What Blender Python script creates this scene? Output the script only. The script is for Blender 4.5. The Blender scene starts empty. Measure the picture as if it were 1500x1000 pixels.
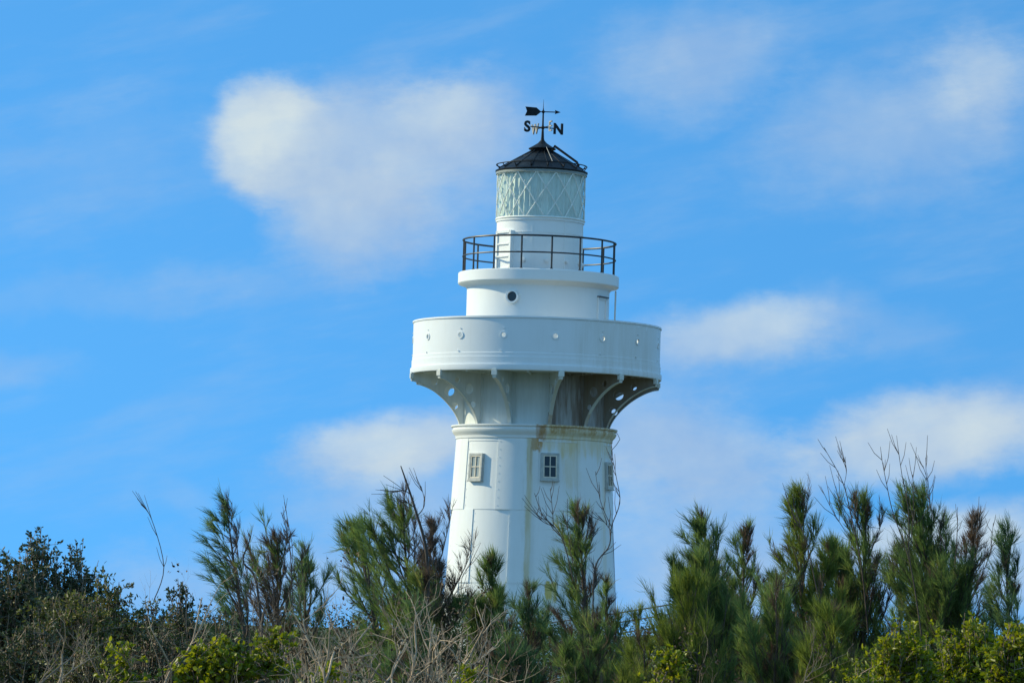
import bpy, bmesh, math, random
import numpy as np
from mathutils import Vector, Matrix
R = math.radians
C = bpy.context.scene.collection
scene = bpy.context.scene

# ------------------------------------------------------------------ camera
FPX = 6250.0                     # focal length in photo pixels (1500 px wide)
EYE = 1.7
PITCH = math.atan((925 - 500) / FPX)
ROLL = R(1.65)
F_ = Vector((0, math.cos(PITCH), math.sin(PITCH)))
U0 = Vector((0, -math.sin(PITCH), math.cos(PITCH)))
R0 = Vector((1, 0, 0))
RT = R0 * math.cos(ROLL) + U0 * math.sin(ROLL)
UP = U0 * math.cos(ROLL) - R0 * math.sin(ROLL)
cam_d = bpy.data.cameras.new('camera')
cam_d.sensor_width = 36.0
cam_d.lens = FPX / 1500 * 36.0
cam_d.clip_start = 0.5
cam_d.clip_end = 20000
cam = bpy.data.objects.new('camera', cam_d)
C.objects.link(cam)
cam.matrix_world = Matrix(((RT.x, UP.x, -F_.x, 0), (RT.y, UP.y, -F_.y, 0), (RT.z, UP.z, -F_.z, EYE), (0, 0, 0, 1)))
scene.camera = cam


def at(px, py, Y):
    d = F_ + RT * ((px - 750) / FPX) - UP * ((py - 500) / FPX)
    t = Y / d.y
    return Vector((d.x * t, Y, EYE + d.z * t))


# ------------------------------------------------------------------ node helper
class V:
    def __init__(self, nt, s):
        self.nt, self.s = nt, s

    def op(self, o, b=None, c=None, clamp=False):
        n = self.nt.nodes.new('ShaderNodeMath')
        n.operation = o
        n.use_clamp = clamp
        for i, x in enumerate((self, b, c)):
            if x is None:
                continue
            if isinstance(x, V):
                self.nt.links.new(x.s, n.inputs[i])
            else:
                n.inputs[i].default_value = x
        return V(self.nt, n.outputs[0])

    def __add__(self, b): return self.op('ADD', b)
    def __radd__(self, b): return self.op('ADD', b)
    def __sub__(self, b): return self.op('SUBTRACT', b)
    def __rsub__(self, b): return (self * -1.0) + b
    def __mul__(self, b): return self.op('MULTIPLY', b)
    def __rmul__(self, b): return self.op('MULTIPLY', b)
    def __truediv__(self, b): return self.op('DIVIDE', b)
    def max(self, b): return self.op('MAXIMUM', b)
    def min(self, b): return self.op('MINIMUM', b)
    def clamp(self): return self.op('ADD', 0.0, clamp=True)
    def abs(self): return self.op('ABSOLUTE')

    def smooth(self, a, b):
        n = self.nt.nodes.new('ShaderNodeMapRange')
        n.interpolation_type = 'SMOOTHSTEP'
        self.nt.links.new(self.s, n.inputs[0])
        n.inputs[1].default_value = a
        n.inputs[2].default_value = b
        n.inputs[3].default_value = 0
        n.inputs[4].default_value = 1
        return V(self.nt, n.outputs[0])


def sep(nt, s):
    n = nt.nodes.new('ShaderNodeSeparateXYZ')
    nt.links.new(s, n.inputs[0])
    return [V(nt, o) for o in n.outputs]


def comb(nt, x, y, z):
    n = nt.nodes.new('ShaderNodeCombineXYZ')
    for i, a in enumerate((x, y, z)):
        if isinstance(a, V):
            nt.links.new(a.s, n.inputs[i])
        else:
            n.inputs[i].default_value = a
    return n.outputs[0]


def noise(nt, vec, scale, detail=3, rough=0.55, dist=0.0):
    n = nt.nodes.new('ShaderNodeTexNoise')
    nt.links.new(vec, n.inputs['Vector'])
    n.inputs['Scale'].default_value = scale
    n.inputs['Detail'].default_value = detail
    n.inputs['Roughness'].default_value = rough
    n.inputs['Distortion'].default_value = dist
    return V(nt, n.outputs[0])


def mixc(nt, fac, a, b):
    n = nt.nodes.new('ShaderNodeMix')
    n.data_type = 'RGBA'
    for sock, x in ((n.inputs[0], fac), (n.inputs[6], a), (n.inputs[7], b)):
        if isinstance(x, V):
            nt.links.new(x.s, sock)
        elif isinstance(x, bpy.types.NodeSocket):
            nt.links.new(x, sock)
        elif isinstance(x, (int, float)):
            sock.default_value = x
        else:
            sock.default_value = (*x, 1)
    return n.outputs[2]


# ------------------------------------------------------------------ sky, clouds, sun
SUN_EL, SUN_AZ = R(29), R(-75)          # azimuth measured from +Y towards +X
world = bpy.data.worlds.new("World")
scene.world = world
world.use_nodes = True
wt = world.node_tree
wt.nodes.clear()
out = wt.nodes.new('ShaderNodeOutputWorld')
bg = wt.nodes.new('ShaderNodeBackground')
bg.inputs[1].default_value = 0.1
wt.links.new(bg.outputs[0], out.inputs[0])
tc = wt.nodes.new('ShaderNodeTexCoord')
dx, dy, dz = sep(wt, tc.outputs['Generated'])
sky = wt.nodes.new('ShaderNodeTexSky')
sky.sky_type = 'NISHITA'
sky.sun_disc = False
sky.sun_elevation = SUN_EL
sky.sun_rotation = SUN_AZ
sky.altitude = 0
sky.air_density = 1.0
sky.dust_density = 0.2
sky.ozone_density = 3.0
# deep clear air: the blue of higher sky reaches down to the horizon
wt.links.new(comb(wt, dx, dy, dz.abs() + 0.42), sky.inputs['Vector'])
tint = wt.nodes.new('ShaderNodeMix')
tint.data_type = 'RGBA'
tint.blend_type = 'MULTIPLY'
tint.inputs[0].default_value = 1.0
wt.links.new(sky.outputs[0], tint.inputs[6])
SKY_TINT = (0.95, 2.22, 2.62)
tint.inputs[7].default_value = (*SKY_TINT, 1)
skycol = tint.outputs[2]

ry = dy.max(0.05)
u = dx / ry * (FPX / 100) + 7.5          # hundreds of photo pixels at the camera's place
v = (dz / ry) * (FPX / 100) * -1.0 + 9.25
# undo the camera's roll so the list of clouds can be written in the photo's directions
cu, cv = 7.5, 5.0
uu = (u - cu) * math.cos(ROLL) - (v - cv) * math.sin(ROLL) + cu
vv = (u - cu) * math.sin(ROLL) + (v - cv) * math.cos(ROLL) + cv
p0 = comb(wt, uu, vv, 0.0)
w1 = noise(wt, p0, 0.45, 4, 0.55) - 0.5
w2 = noise(wt, comb(wt, uu + 31.0, vv + 7.0, 3.0), 0.45, 4, 0.55) - 0.5
w3 = noise(wt, comb(wt, uu + 3.0, vv + 17.0, 5.0), 1.6, 5, 0.6) - 0.5
wu = uu + w1 * 1.5 + w3 * 0.35
wv = vv + w2 * 1.1 + w3 * 0.3
front = dy.smooth(0.6, 0.9)


tex = noise(wt, comb(wt, uu, vv * 1.5, 9.0), 1.0, 7, 0.62)
fine = noise(wt, comb(wt, uu * 0.8 - vv * 0.2, vv * 1.8, 4.0), 3.2, 6, 0.65)
edge = (tex - 0.5) * 0.9 + (fine - 0.5) * 0.45


def blob(x, y, a, b, rot, soft, w, warp=1.0):
    """one soft cloud bank: an ellipse (hundreds of px) with ragged edges; soft = fraction of the radius that fades"""
    ax = (wu - uu) * warp + uu - x
    ay = (wv - vv) * warp + vv - y
    c, s = math.cos(R(rot)), math.sin(R(rot))
    ex = (ax * c + ay * s) * (1 / a)
    ey = (ay * c - ax * s) * (1 / b)
    d = (ex * ex + ey * ey).op('SQRT') + edge * warp
    return (1.0 - d.smooth(1 - soft, 1 + soft * 0.6)) * w


CLOUDS = [
    # x, y, a, b, rot, soft, weight, warp
    (3.95, 2.10, 1.02, 0.95, 20, 0.30, 0.92, 0.45),
    (4.75, 2.25, 1.40, 1.00, 20, 0.55, 0.80, 0.6),
    (5.10, 3.05, 1.10, 1.05, 35, 0.65, 0.80, 0.7),
    (6.60, 1.85, 1.15, 0.80, -12, 0.6, 0.80, 0.7),
    (5.80, 2.45, 1.60, 1.25, 0, 0.9, 0.68, 0.9),
    (7.30, 2.10, 0.90, 0.95, 0, 1.0, 0.40, 1.0),
    (10.2, 0.85, 1.50, 0.80, -8, 0.9, 0.58, 1.0),
    (13.2, 1.95, 2.20, 0.95, -14, 0.9, 0.56, 1.0),
    (14.4, 1.15, 0.75, 0.60, 20, 1.0, 0.50, 1.0),
    (10.7, 4.95, 1.75, 0.50, -5, 0.6, 0.80, 0.7),
    (12.6, 4.70, 1.20, 0.35, 5, 1.0, 0.35, 1.0),
    (13.5, 6.35, 2.10, 0.68, -8, 0.5, 0.90, 0.6),
    (9.90, 6.65, 2.00, 0.80, 8, 0.7, 0.80, 0.8),
    (15.0, 6.20, 1.00, 0.45, -10, 0.9, 0.50, 0.9),
    (5.85, 6.45, 1.60, 0.50, -8, 0.5, 0.88, 0.6),
    (5.90, 7.30, 1.70, 0.80, 0, 0.9, 0.65, 0.9),
    (13.6, 7.85, 1.70, 0.50, -12, 0.5, 0.85, 0.6),
    (14.8, 8.40, 2.40, 0.70, 0, 0.9, 0.72, 1.0),
    (10.4, 8.20, 2.20, 1.10, 0, 0.9, 0.70, 1.0),
    (4.70, 8.50, 2.30, 0.70, 0, 0.9, 0.58, 1.0),
    (2.10, 8.55, 0.90, 0.40, 0, 1.0, 0.40, 1.0),
    (2.80, 7.30, 0.40, 0.22, 0, 1.0, 0.20, 1.0),
    (1.00, 4.30, 2.80, 0.30, -4, 1.0, 0.16, 1.3),
    (3.60, 4.20, 2.00, 0.30, -5, 1.0, 0.12, 1.3),
    (0.20, 5.35, 0.80, 0.30, 5, 1.0, 0.22, 1.3),
    (1.60, 2.40, 2.00, 0.80, -10, 1.0, 0.16, 1.5),
    (9.90, 5.75, 1.10, 0.25, 0, 1.0, 0.25, 1.2),
]
keep = None
for cl in CLOUDS:
    b_ = 1.0 - blob(*cl)
    keep = b_ if keep is None else keep * b_
cov = (1.0 - keep) * (0.72 + tex * 0.5)
cirrus = noise(wt, comb(wt, uu * 0.35, vv * 1.5 + uu * 0.3, 2.0), 0.9, 5, 0.6).smooth(0.42, 0.80) * 0.22
cov_front = (cov + cirrus).clamp() * front
# the rest of the sky, out of the picture: broken cloud added, brightened blue to lift the shade
fill_cloud = noise(wt, comb(wt, dx, dy, dz * 2.2), 3.0, 5, 0.6).smooth(0.40, 0.62) * 0.85 * (1.0 - front) * dz.smooth(-0.02, 0.06)
cover = cov_front.clamp()
# body of a cloud: bright where thick and towards the sun, greyer underneath
lightv = ((noise(wt, comb(wt, uu + 0.25, vv + 0.3, 9.0), 0.8, 4, 0.55) - 0.35) * 1.4 + (blob(3.6, 1.9, 0.8, 0.9, 0, 1.0, 0.9) + blob(6.5, 1.6, 0.7, .5, 0, 1, .5) + blob(5.6, 6.35, 1.3, .5, 0, 1, .7) + blob(13.5, 6.3, 2.5, .7, 0, 1, .5) + blob(10.9, 4.8, 1.5, .5, 0, 1, .5) + blob(14.4, 1.0, 1., .6, 0, 1, .4) + blob(13.6, 7.7, 1.6, .5, 0, 1, .6))).clamp()
cloudcol = mixc(wt, lightv, (3.5, 5.15, 7.6), (6.3, 7.4, 7.9))
wt.links.new(mixc(wt, fill_cloud.clamp(), mixc(wt, cover, skycol, cloudcol), (5.3, 9.5, 13.4)), bg.inputs[0])

sun_d = bpy.data.lights.new('sun', 'SUN')
sun_d.energy = 4.8
sun_d.angle = R(0.5)
sun_d.color = (1.0, 0.90, 0.62)
sun = bpy.data.objects.new('sun', sun_d)
C.objects.link(sun)
sdir = Vector((math.sin(SUN_AZ) * math.cos(SUN_EL), math.cos(SUN_AZ) * math.cos(SUN_EL), math.sin(SUN_EL)))
sun.rotation_euler = sdir.to_track_quat('Z', 'Y').to_euler()
scene.view_settings.view_transform = 'Standard'
scene.view_settings.look = 'None'
scene.view_settings.exposure = 0.0
scene.view_settings.gamma = 1.0


# ------------------------------------------------------------------ object helpers
def tag(o, label=None, cat=None, group=None, kind=None):
    if label: o['label'] = label
    if cat: o['category'] = cat
    if group: o['group'] = group
    if kind: o['kind'] = kind
    return o


def empty(name, loc):
    o = bpy.data.objects.new(name, None)
    C.objects.link(o)
    o.location = loc
    o.empty_display_size = 0.3
    return o


class Geo:
    """collects shapes, links them as ONE mesh object"""
    def __init__(self):
        self.v, self.f, self.a = [], [], []

    def add(self, vs, fs, var=None):
        n = len(self.v)
        self.v.extend([tuple(p) for p in vs])
        self.f.extend([tuple(i + n for i in f) for f in fs])
        return self

    def lathe(self, prof, seg=96, th0=-180.0, th1=180.0, closed=False):
        """profile [(r,z)] turned about z; th = 0 faces the camera (-y); closed joins last profile point to first"""
        full = abs(th1 - th0) >= 359.9
        m = len(prof)
        cols = seg if full else seg + 1
        vs = []
        for i in range(cols):
            a = R(th0 + (th1 - th0) * i / seg)
            for r, z in prof:
                vs.append((r * math.sin(a), -r * math.cos(a), z))
        fs = []
        for i in range(seg):
            j = (i + 1) % cols
            for k in range(m if closed else m - 1):
                l = (k + 1) % m
                fs.append((i * m + k, j * m + k, j * m + l, i * m + l))
        if not full and closed:
            fs.append(tuple(range(m)))
            fs.append(tuple(reversed([(cols - 1) * m + k for k in range(m)])))
        return self.add(vs, fs)

    def tube(self, pts, rad, n=6, cap=True):
        pts = [Vector(p) for p in pts]
        if not hasattr(rad, '__len__'):
            rad = [rad] * len(pts)
        vs, fs = [], []
        prev = None
        for i, p in enumerate(pts):
            t = (pts[min(i + 1, len(pts) - 1)] - pts[max(i - 1, 0)])
            if t.length < 1e-9: t = Vector((0, 0, 1))
            t.normalize()
            if prev is None:
                a = t.cross(Vector((0.31, 0.95, 0.05)))
                if a.length < 0.05: a = t.cross(Vector((1, 0, 0)))
            else:
                a = prev - t * prev.dot(t)
            a.normalize()
            prev = a
            b = t.cross(a)
            for k in range(n):
                w = 2 * math.pi * k / n
                vs.append(p + (a * math.cos(w) + b * math.sin(w)) * rad[i])
        for i in range(len(pts) - 1):
            for k in range(n):
                l = (k + 1) % n
                fs.append((i * n + k, i * n + l, (i + 1) * n + l, (i + 1) * n + k))
        if cap:
            fs.append(tuple(reversed(range(n))))
            fs.append(tuple((len(pts) - 1) * n + k for k in range(n)))
        return self.add(vs, fs)

    def ring(self, r, z, rad, seg=96, n=6):
        prof = [(r + rad * math.cos(2 * math.pi * k / n), z + rad * math.sin(2 * math.pi * k / n)) for k in range(n)]
        return self.lathe(prof, seg, closed=True)

    def box(self, c, s, M=None):
        """centre, full size; M maps local to object space"""
        vs = []
        for x in (-.5, .5):
            for y in (-.5, .5):
                for z in (-.5, .5):
                    p = Vector((c[0] + x * s[0], c[1] + y * s[1], c[2] + z * s[2]))
                    vs.append(M @ p if M else p)
        return self.add(vs, [(0, 1, 3, 2), (4, 6, 7, 5), (0, 4, 5, 1), (2, 3, 7, 6), (0, 2, 6, 4), (1, 5, 7, 3)])

    def prism(self, poly, y0, y1, M=None):
        """polygon in xz pushed from y0 to y1"""
        n = len(poly)
        vs = [Vector((x, y0, z)) for x, z in poly] + [Vector((x, y1, z)) for x, z in poly]
        if M: vs = [M @ p for p in vs]
        fs = [tuple(range(n)), tuple(reversed(range(n, 2 * n)))]
        for i in range(n):
            j = (i + 1) % n
            fs.append((i, i + n, j + n, j))
        return self.add(vs, fs)

    def disc(self, c, r, y0, y1, M=None, n=24):
        return self.prism([(c[0] + r * math.cos(2 * math.pi * k / n), c[1] + r * math.sin(2 * math.pi * k / n)) for k in range(n)], y0, y1, M)

    def annulus(self, c, r0, r1, y0, y1, M=None, n=24):
        vs, fs = [], []
        for k in range(n):
            w = 2 * math.pi * k / n
            for r, y in ((r0, y0), (r1, y0), (r1, y1), (r0, y1)):
                p = Vector((c[0] + r * math.cos(w), y, c[1] + r * math.sin(w)))
                vs.append(M @ p if M else p)
        for k in range(n):
            l = (k + 1) % n
            for q in range(4):
                s = (q + 1) % 4
                fs.append((k * 4 + q, k * 4 + s, l * 4 + s, l * 4 + q))
        return self.add(vs, fs)

    def build(self, name, mat, parent=None, smooth=35):
        me = bpy.data.meshes.new(name)
        me.from_pydata(self.v, [], self.f)
        me.validate()
        bm = bmesh.new()
        bm.from_mesh(me)
        bmesh.ops.recalc_face_normals(bm, faces=bm.faces)
        bm.to_mesh(me)
        bm.free()
        return link_mesh(name, me, mat, parent, smooth)


def link_mesh(name, me, mat, parent=None, smooth=None):
    me.materials.clear()
    me.materials.append(mat)
    if smooth:
        me.polygons.foreach_set('use_smooth', [True] * len(me.polygons))
        me.set_sharp_from_angle(angle=R(smooth))
    o = bpy.data.objects.new(name, me)
    C.objects.link(o)
    if parent: o.parent = parent
    return o


def face(theta, r, z):
    """local frame on the tower: x to the right, y inwards, z up, standing on radius r at angle theta"""
    a = R(theta)
    rd = Vector((math.sin(a), -math.cos(a), 0))
    rt = Vector((math.cos(a), math.sin(a), 0))
    p = rd * r
    return Matrix(((rt.x, -rd.x, 0, p.x), (rt.y, -rd.y, 0, p.y), (0, 0, 1, z), (0, 0, 0, 1)))


def flat_curve(splines, thick):
    """2-D outline(s) with holes, thickened: a mesh in xy with depth along z"""
    cu = bpy.data.curves.new('outline', 'CURVE')
    cu.dimensions = '2D'
    cu.fill_mode = 'BOTH'
    cu.extrude = thick / 2
    for pts in splines:
        s = cu.splines.new('POLY')
        s.points.add(len(pts) - 1)
        for q, (x, y) in zip(s.points, pts): q.co = (x, y, 0, 1)
        s.use_cyclic_u = True
    return curve_mesh(cu)


def curve_mesh(cu):
    o = bpy.data.objects.new('outline', cu)
    C.objects.link(o)
    bpy.context.view_layer.update()
    me = bpy.data.meshes.new_from_object(o.evaluated_get(bpy.context.evaluated_depsgraph_get()))
    bpy.data.objects.remove(o)
    bpy.data.curves.remove(cu)
    return me


# ------------------------------------------------------------------ materials
def new_mat(name):
    m = bpy.data.materials.new(name)
    m.use_nodes = True
    nt = m.node_tree
    return m, nt, nt.nodes['Principled BSDF']


def plain(name, col, rough=0.5, metal=0.0, var=0.12, scale=3.0, bump=0.0):
    m, nt, p = new_mat(name)
    t = nt.nodes.new('ShaderNodeTexCoord').outputs['Object']
    n = noise(nt, t, scale, 5, 0.6)
    lo = tuple(c * (1 - var) for c in col)
    hi = tuple(min(1, c * (1 + var)) for c in col)
    nt.links.new(mixc(nt, n.smooth(0.3, 0.7), lo, hi), p.inputs['Base Color'])
    p.inputs['Roughness'].default_value = rough
    p.inputs['Metallic'].default_value = metal
    if bump:
        b = nt.nodes.new('ShaderNodeBump')
        b.inputs['Strength'].default_value = bump
        b.inputs['Distance'].default_value = 0.02
        nt.links.new(noise(nt, t, scale * 6, 4, 0.6).s, b.inputs['Height'])
        nt.links.new(b.outputs[0], p.inputs['Normal'])
    return m


# measurements of the tower, from the photograph: axis x 785 at y 545, 120 m away
LY = 120.0
LH = at(785, 545, LY)
BASE = Vector((LH.x, LY, 0.0))


def Zy(py):
    return at(785 + (545 - py) * math.tan(ROLL), py, LY).z


S = (LY * math.cos(PITCH) + (Zy(545) - EYE) * math.sin(PITCH)) / FPX      # metres per photo pixel at the tower


def painted(name, stains, base=(0.78, 0.80, 0.78), grime=0.10, rough=0.42):
    """white ship's paint on iron plate; stains = [(colour, strength, theta0, theta1, y0, y1, softness in deg, streak)]"""
    m, nt, p = new_mat(name)
    t = nt.nodes.new('ShaderNodeTexCoord').outputs['Object']
    x, y, z = sep(nt, t)
    th = x.op('ARCTAN2', y * -1.0) * 57.29578
    n1 = noise(nt, t, 0.9, 5, 0.6)
    n2 = noise(nt, comb(nt, x * 7.0, y * 7.0, z * 0.7), 1.0, 5, 0.65)
    n3 = noise(nt, t, 5.0, 4, 0.6)
    dirt = (n2.smooth(0.45, 0.8) * 0.7 + n1.smooth(0.45, 0.75) * 0.5).clamp() * grime * 2.2
    col = mixc(nt, dirt, base, (0.50, 0.50, 0.44))
    for (c, st, t0, t1, y0, y1, soft, streak) in stains:
        wob = (n3 - 0.5) * 5.0 + (n2 - 0.5) * (14.0 if streak else 4.0)
        tt = th + wob * min(1.0, (t1 - t0) / 12.0)
        zz = z + (n3 - 0.5) * 0.35 + (n2 - 0.5) * (1.2 if streak else 0.2)
        z1, z0 = Zy(y0), Zy(y1)
        fz = 0.25 if streak else 0.08
        mk = tt.smooth(t0 - soft, t0 + soft) * (1.0 - tt.smooth(t1 - soft, t1 + soft)) * zz.smooth(z0 - fz, z0 + fz) * (1.0 - zz.smooth(z1 - 0.03, z1 + 0.03))
        mk = mk * (0.45 + n2.smooth(0.25, 0.65) * 0.65) * st
        col = mixc(nt, mk.clamp(), col, c)
    nt.links.new(col, p.inputs['Base Color'])
    nt.links.new((0.30 + n1 * 0.35).s, p.inputs['Roughness'])
    b = nt.nodes.new('ShaderNodeBump')
    b.inputs['Strength'].default_value = 0.12
    b.inputs['Distance'].default_value = 0.03
    nt.links.new((noise(nt, t, 1.6, 3, 0.5) + n3 * 0.25).s, b.inputs['Height'])
    nt.links.new(b.outputs[0], p.inputs['Normal'])
    return m


RUST, OCHRE, SOOT = (0.42, 0.22, 0.07), (0.66, 0.49, 0.16), (0.22, 0.155, 0.105)
M = {}
M['shaft'] = painted('white_plate_paint', [
    (OCHRE, 0.52, 5, 100, 640, 668, 3, True),
    (OCHRE, 0.70, -5, -1, 640, 860, 1.0, True),
    (OCHRE, 0.35, 22, 34, 640, 720, 3, True),
    (OCHRE, 0.30, 58, 64, 640, 860, 2, True),
    ((0.50, 0.27, 0.07), 1.3, -2, 5.5, 644, 663, 0.5, False),
    (RUST, 0.40, -3.0, -1.2, 655, 700, 0.4, True),
    ((0.62, 0.46, 0.13), 1.2, 10, 18, 852, 880, 0.8, False),
    ((0.5, 0.5, 0.42), 0.35, -6, 2, 640, 1000, 2, True)])
M['cornice'] = painted('white_cornice_paint', [
    (OCHRE, 0.65, 6, 130, 622, 650, 2, False),
    (RUST, 0.75, 10, 75, 622, 631, 2, True),
    (RUST, 0.8, 1, 8, 626, 650, 0.8, False)])
M['white'] = painted('white_paint', [], grime=0.05)
M['parapet'] = painted('white_parapet_paint', [((0.5, 0.45, 0.33), 0.25, 20, 70, 477, 545, 8, True)], base=(0.77, 0.80, 0.80), grime=0.07)
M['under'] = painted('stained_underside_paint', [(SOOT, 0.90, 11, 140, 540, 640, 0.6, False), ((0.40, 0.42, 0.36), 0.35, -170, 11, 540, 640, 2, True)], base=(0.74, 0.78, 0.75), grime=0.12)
M['bracket'] = painted('white_bracket_paint', [((0.40, 0.42, 0.36), 0.25, -180, 180, 540, 600, 2, True), (RUST, .8, 8, 14, 612, 632, .5, False)], base=(0.74, 0.77, 0.73), grime=0.15)
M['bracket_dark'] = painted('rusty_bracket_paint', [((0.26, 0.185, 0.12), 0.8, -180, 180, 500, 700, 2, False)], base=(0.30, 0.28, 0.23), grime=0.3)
M['flange'] = painted('flange_paint', [(RUST, .6, 5, 80, 610, 640, .5, True)], base=(0.62, 0.64, 0.58), grime=0.25)
M['black'] = plain('black_roof_paint', (0.009, 0.012, 0.015), 0.45, 0.0, 0.5, 4.0)
M['black'].node_tree.nodes['Principled BSDF'].inputs['Specular IOR Level'].default_value = 0.2
M['rail'] = plain('dark_rail_paint', (0.022, 0.026, 0.03), 0.45, 0, 0.4, 6)
M['pale'] = plain('pale_metal', (0.6, 0.6, 0.55), 0.4)
M['lit_grey'] = plain('sunlit_grey_metal', (0.36, 0.35, 0.31), 0.6)  # sunlight put into the tone: roof highlight, E and W letters
M['gutter'] = plain('grey_green_gutter_paint', (0.24, 0.27, 0.25), 0.5)
M['lattice'] = plain('grey_lattice_paint', (0.76, 0.78, 0.72), 0.5)
M['surround'] = plain('weathered_grey_wood', (0.44, 0.45, 0.42), 0.75, 0, 0.15, 9, 0.2)
M['cream'] = plain('cream_window_paint', (0.72, 0.64, 0.50), 0.55, 0, 0.12, 8)
M['curtain'] = plain('pale_lantern_curtain', (0.76, 0.82, 0.78), 0.8, 0, 0.08, 1.5)
nt_ = M['curtain'].node_tree
tl_ = nt_.nodes.new('ShaderNodeBsdfTranslucent'); tl_.inputs[0].default_value = (0.80, 0.86, 0.76, 1)
mx_ = nt_.nodes.new('ShaderNodeMixShader'); mx_.inputs[0].default_value = 0.12
nt_.links.new(nt_.nodes['Principled BSDF'].outputs[0], mx_.inputs[1]); nt_.links.new(tl_.outputs[0], mx_.inputs[2])
nt_.links.new(mx_.outputs[0], nt_.nodes['Material Output'].inputs[0])


def glassy(name, col, rough=0.06):
    m, nt, p = new_mat(name)
    p.inputs['Base Color'].default_value = (*col, 1)
    p.inputs['Roughness'].default_value = rough
    p.inputs['IOR'].default_value = 1.5
    return m


M['pane_reflection'] = glassy('painted_reflection_glass', (0.34, 0.37, 0.34), 0.1)  # reflection of a bright cloud put into the glass colour
M['pane'] = glassy('dark_window_glass', (0.018, 0.028, 0.035))
m_, nt_, p_ = new_mat('lantern_glass')
tr = nt_.nodes.new('ShaderNodeBsdfTransparent'); tr.inputs[0].default_value = (0.92, 0.97, 0.95, 1)
gl = nt_.nodes.new('ShaderNodeBsdfGlossy'); gl.inputs[1].default_value = 0.08
lw = nt_.nodes.new('ShaderNodeLayerWeight'); lw.inputs[0].default_value = 0.5
fv = V(nt_, lw.outputs['Facing']).op('POWER', 4.0) * 0.5 + 0.04
mx = nt_.nodes.new('ShaderNodeMixShader')
nt_.links.new(fv.s, mx.inputs[0]); nt_.links.new(tr.outputs[0], mx.inputs[1]); nt_.links.new(gl.outputs[0], mx.inputs[2])
nt_.links.new(mx.outputs[0], nt_.nodes['Material Output'].inputs[0])
M['lens'] = m_


def leafmat(name, ramp, rough=0.5, trans=0.3, tcol=(1.15, 1.25, 0.75), spec=0.4):
    """leaf colour picked leaf by leaf (attribute var); some light passes through"""
    m, nt, p = new_mat(name)
    at_ = nt.nodes.new('ShaderNodeAttribute'); at_.attribute_name = 'var'
    cr = nt.nodes.new('ShaderNodeValToRGB')
    el = cr.color_ramp.elements
    el[0].position, el[0].color = ramp[0][0], (*ramp[0][1], 1)
    el[1].position, el[1].color = ramp[-1][0], (*ramp[-1][1], 1)
    for pos, c in ramp[1:-1]:
        e = el.new(pos); e.color = (*c, 1)
    nt.links.new(at_.outputs['Fac'], cr.inputs[0])
    nt.links.new(cr.outputs[0], p.inputs['Base Color'])
    p.inputs['Roughness'].default_value = rough
    p.inputs['Specular IOR Level'].default_value = spec
    tl = nt.nodes.new('ShaderNodeBsdfTranslucent')
    mu = nt.nodes.new('ShaderNodeMix'); mu.data_type = 'RGBA'; mu.blend_type = 'MULTIPLY'; mu.inputs[0].default_value = 1
    nt.links.new(cr.outputs[0], mu.inputs[6]); mu.inputs[7].default_value = (*tcol, 1)
    nt.links.new(mu.outputs[2], tl.inputs[0])
    mx = nt.nodes.new('ShaderNodeMixShader'); mx.inputs[0].default_value = trans
    nt.links.new(p.outputs[0], mx.inputs[1]); nt.links.new(tl.outputs[0], mx.inputs[2])
    nt.links.new(mx.outputs[0], nt.nodes['Material Output'].inputs[0])
    return m


M['needle'] = leafmat('casuarina_needles', [(0, (.070, .115, .050)), (.5, (.145, .205, .078)), (.85, (.22, .275, .09)), (1, (.25, .21, .10))], 0.55, 0.55, spec=0.2)
M['needle_blue'] = leafmat('bluish_casuarina_needles', [(0, (.060, .108, .066)), (.6, (.120, .188, .098)), (1, (.19, .24, .10))], 0.55, 0.55, spec=0.2)
M['needle_lime'] = leafmat('yellow_green_needles', [(0, (.090, .12, .030)), (.6, (.19, .225, .050)), (1, (.27, .27, .08))], 0.55, 0.55, spec=0.2)
M['needle_brown'] = leafmat('withered_needles', [(0, (.085, .065, .052)), (1, (.19, .145, .105))], 0.7, 0.35, (1.2, 1, .8), spec=0.1)
M['leaf_dark'] = leafmat('dark_glossy_leaves', [(0, (.030, .045, .022)), (.6, (.065, .085, .034)), (.9, (.11, .12, .045)), (1, (.14, .10, .05))], 0.48, 0.2, spec=0.4)
M['leaf_olive'] = leafmat('olive_leaves', [(0, (.055, .062, .020)), (.6, (.13, .14, .030)), (.92, (.20, .19, .05)), (1, (.20, .14, .07))], 0.45, 0.3, spec=0.4)
M['scrub'] = leafmat('dull_scrub_leaves', [(0, (.028, .045, .024)), (1, (.07, .09, .04))], 0.8, 0.25, spec=0.1)
M['leaf_lime'] = leafmat('lime_green_leaves', [(0, (.085, .12, .012)), (.6, (.22, .26, .018)), (1, (.34, .33, .035))], 0.42, 0.48, (1.4, 1.3, .3), spec=0.4)
M['leaf_brown'] = leafmat('dry_brown_leaves', [(0, (.05, .038, .026)), (.7, (.12, .085, .05)), (1, (.20, .12, .06))], 0.7, 0.15, (1, 1, 1), spec=0.2)
M['bark'] = plain('casuarina_bark', (0.085, 0.062, 0.048), 0.85, 0, 0.4, 8, 0.6)
M['bark_grey'] = plain('bleached_dead_wood', (0.40, 0.30, 0.20), 0.85, 0, 0.35, 6, 0.6)
M['bark_mid'] = plain('grey_brown_wood', (0.23, 0.165, 0.11), 0.85, 0, 0.4, 6, 0.6)
M['pole'] = plain('weathered_pole_wood', (0.16, 0.13, 0.10), 0.85, 0, 0.3, 5, 0.5)
M['wire'] = plain('black_cable', (0.03, 0.03, 0.032), 0.5, 0, 0.2)

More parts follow.
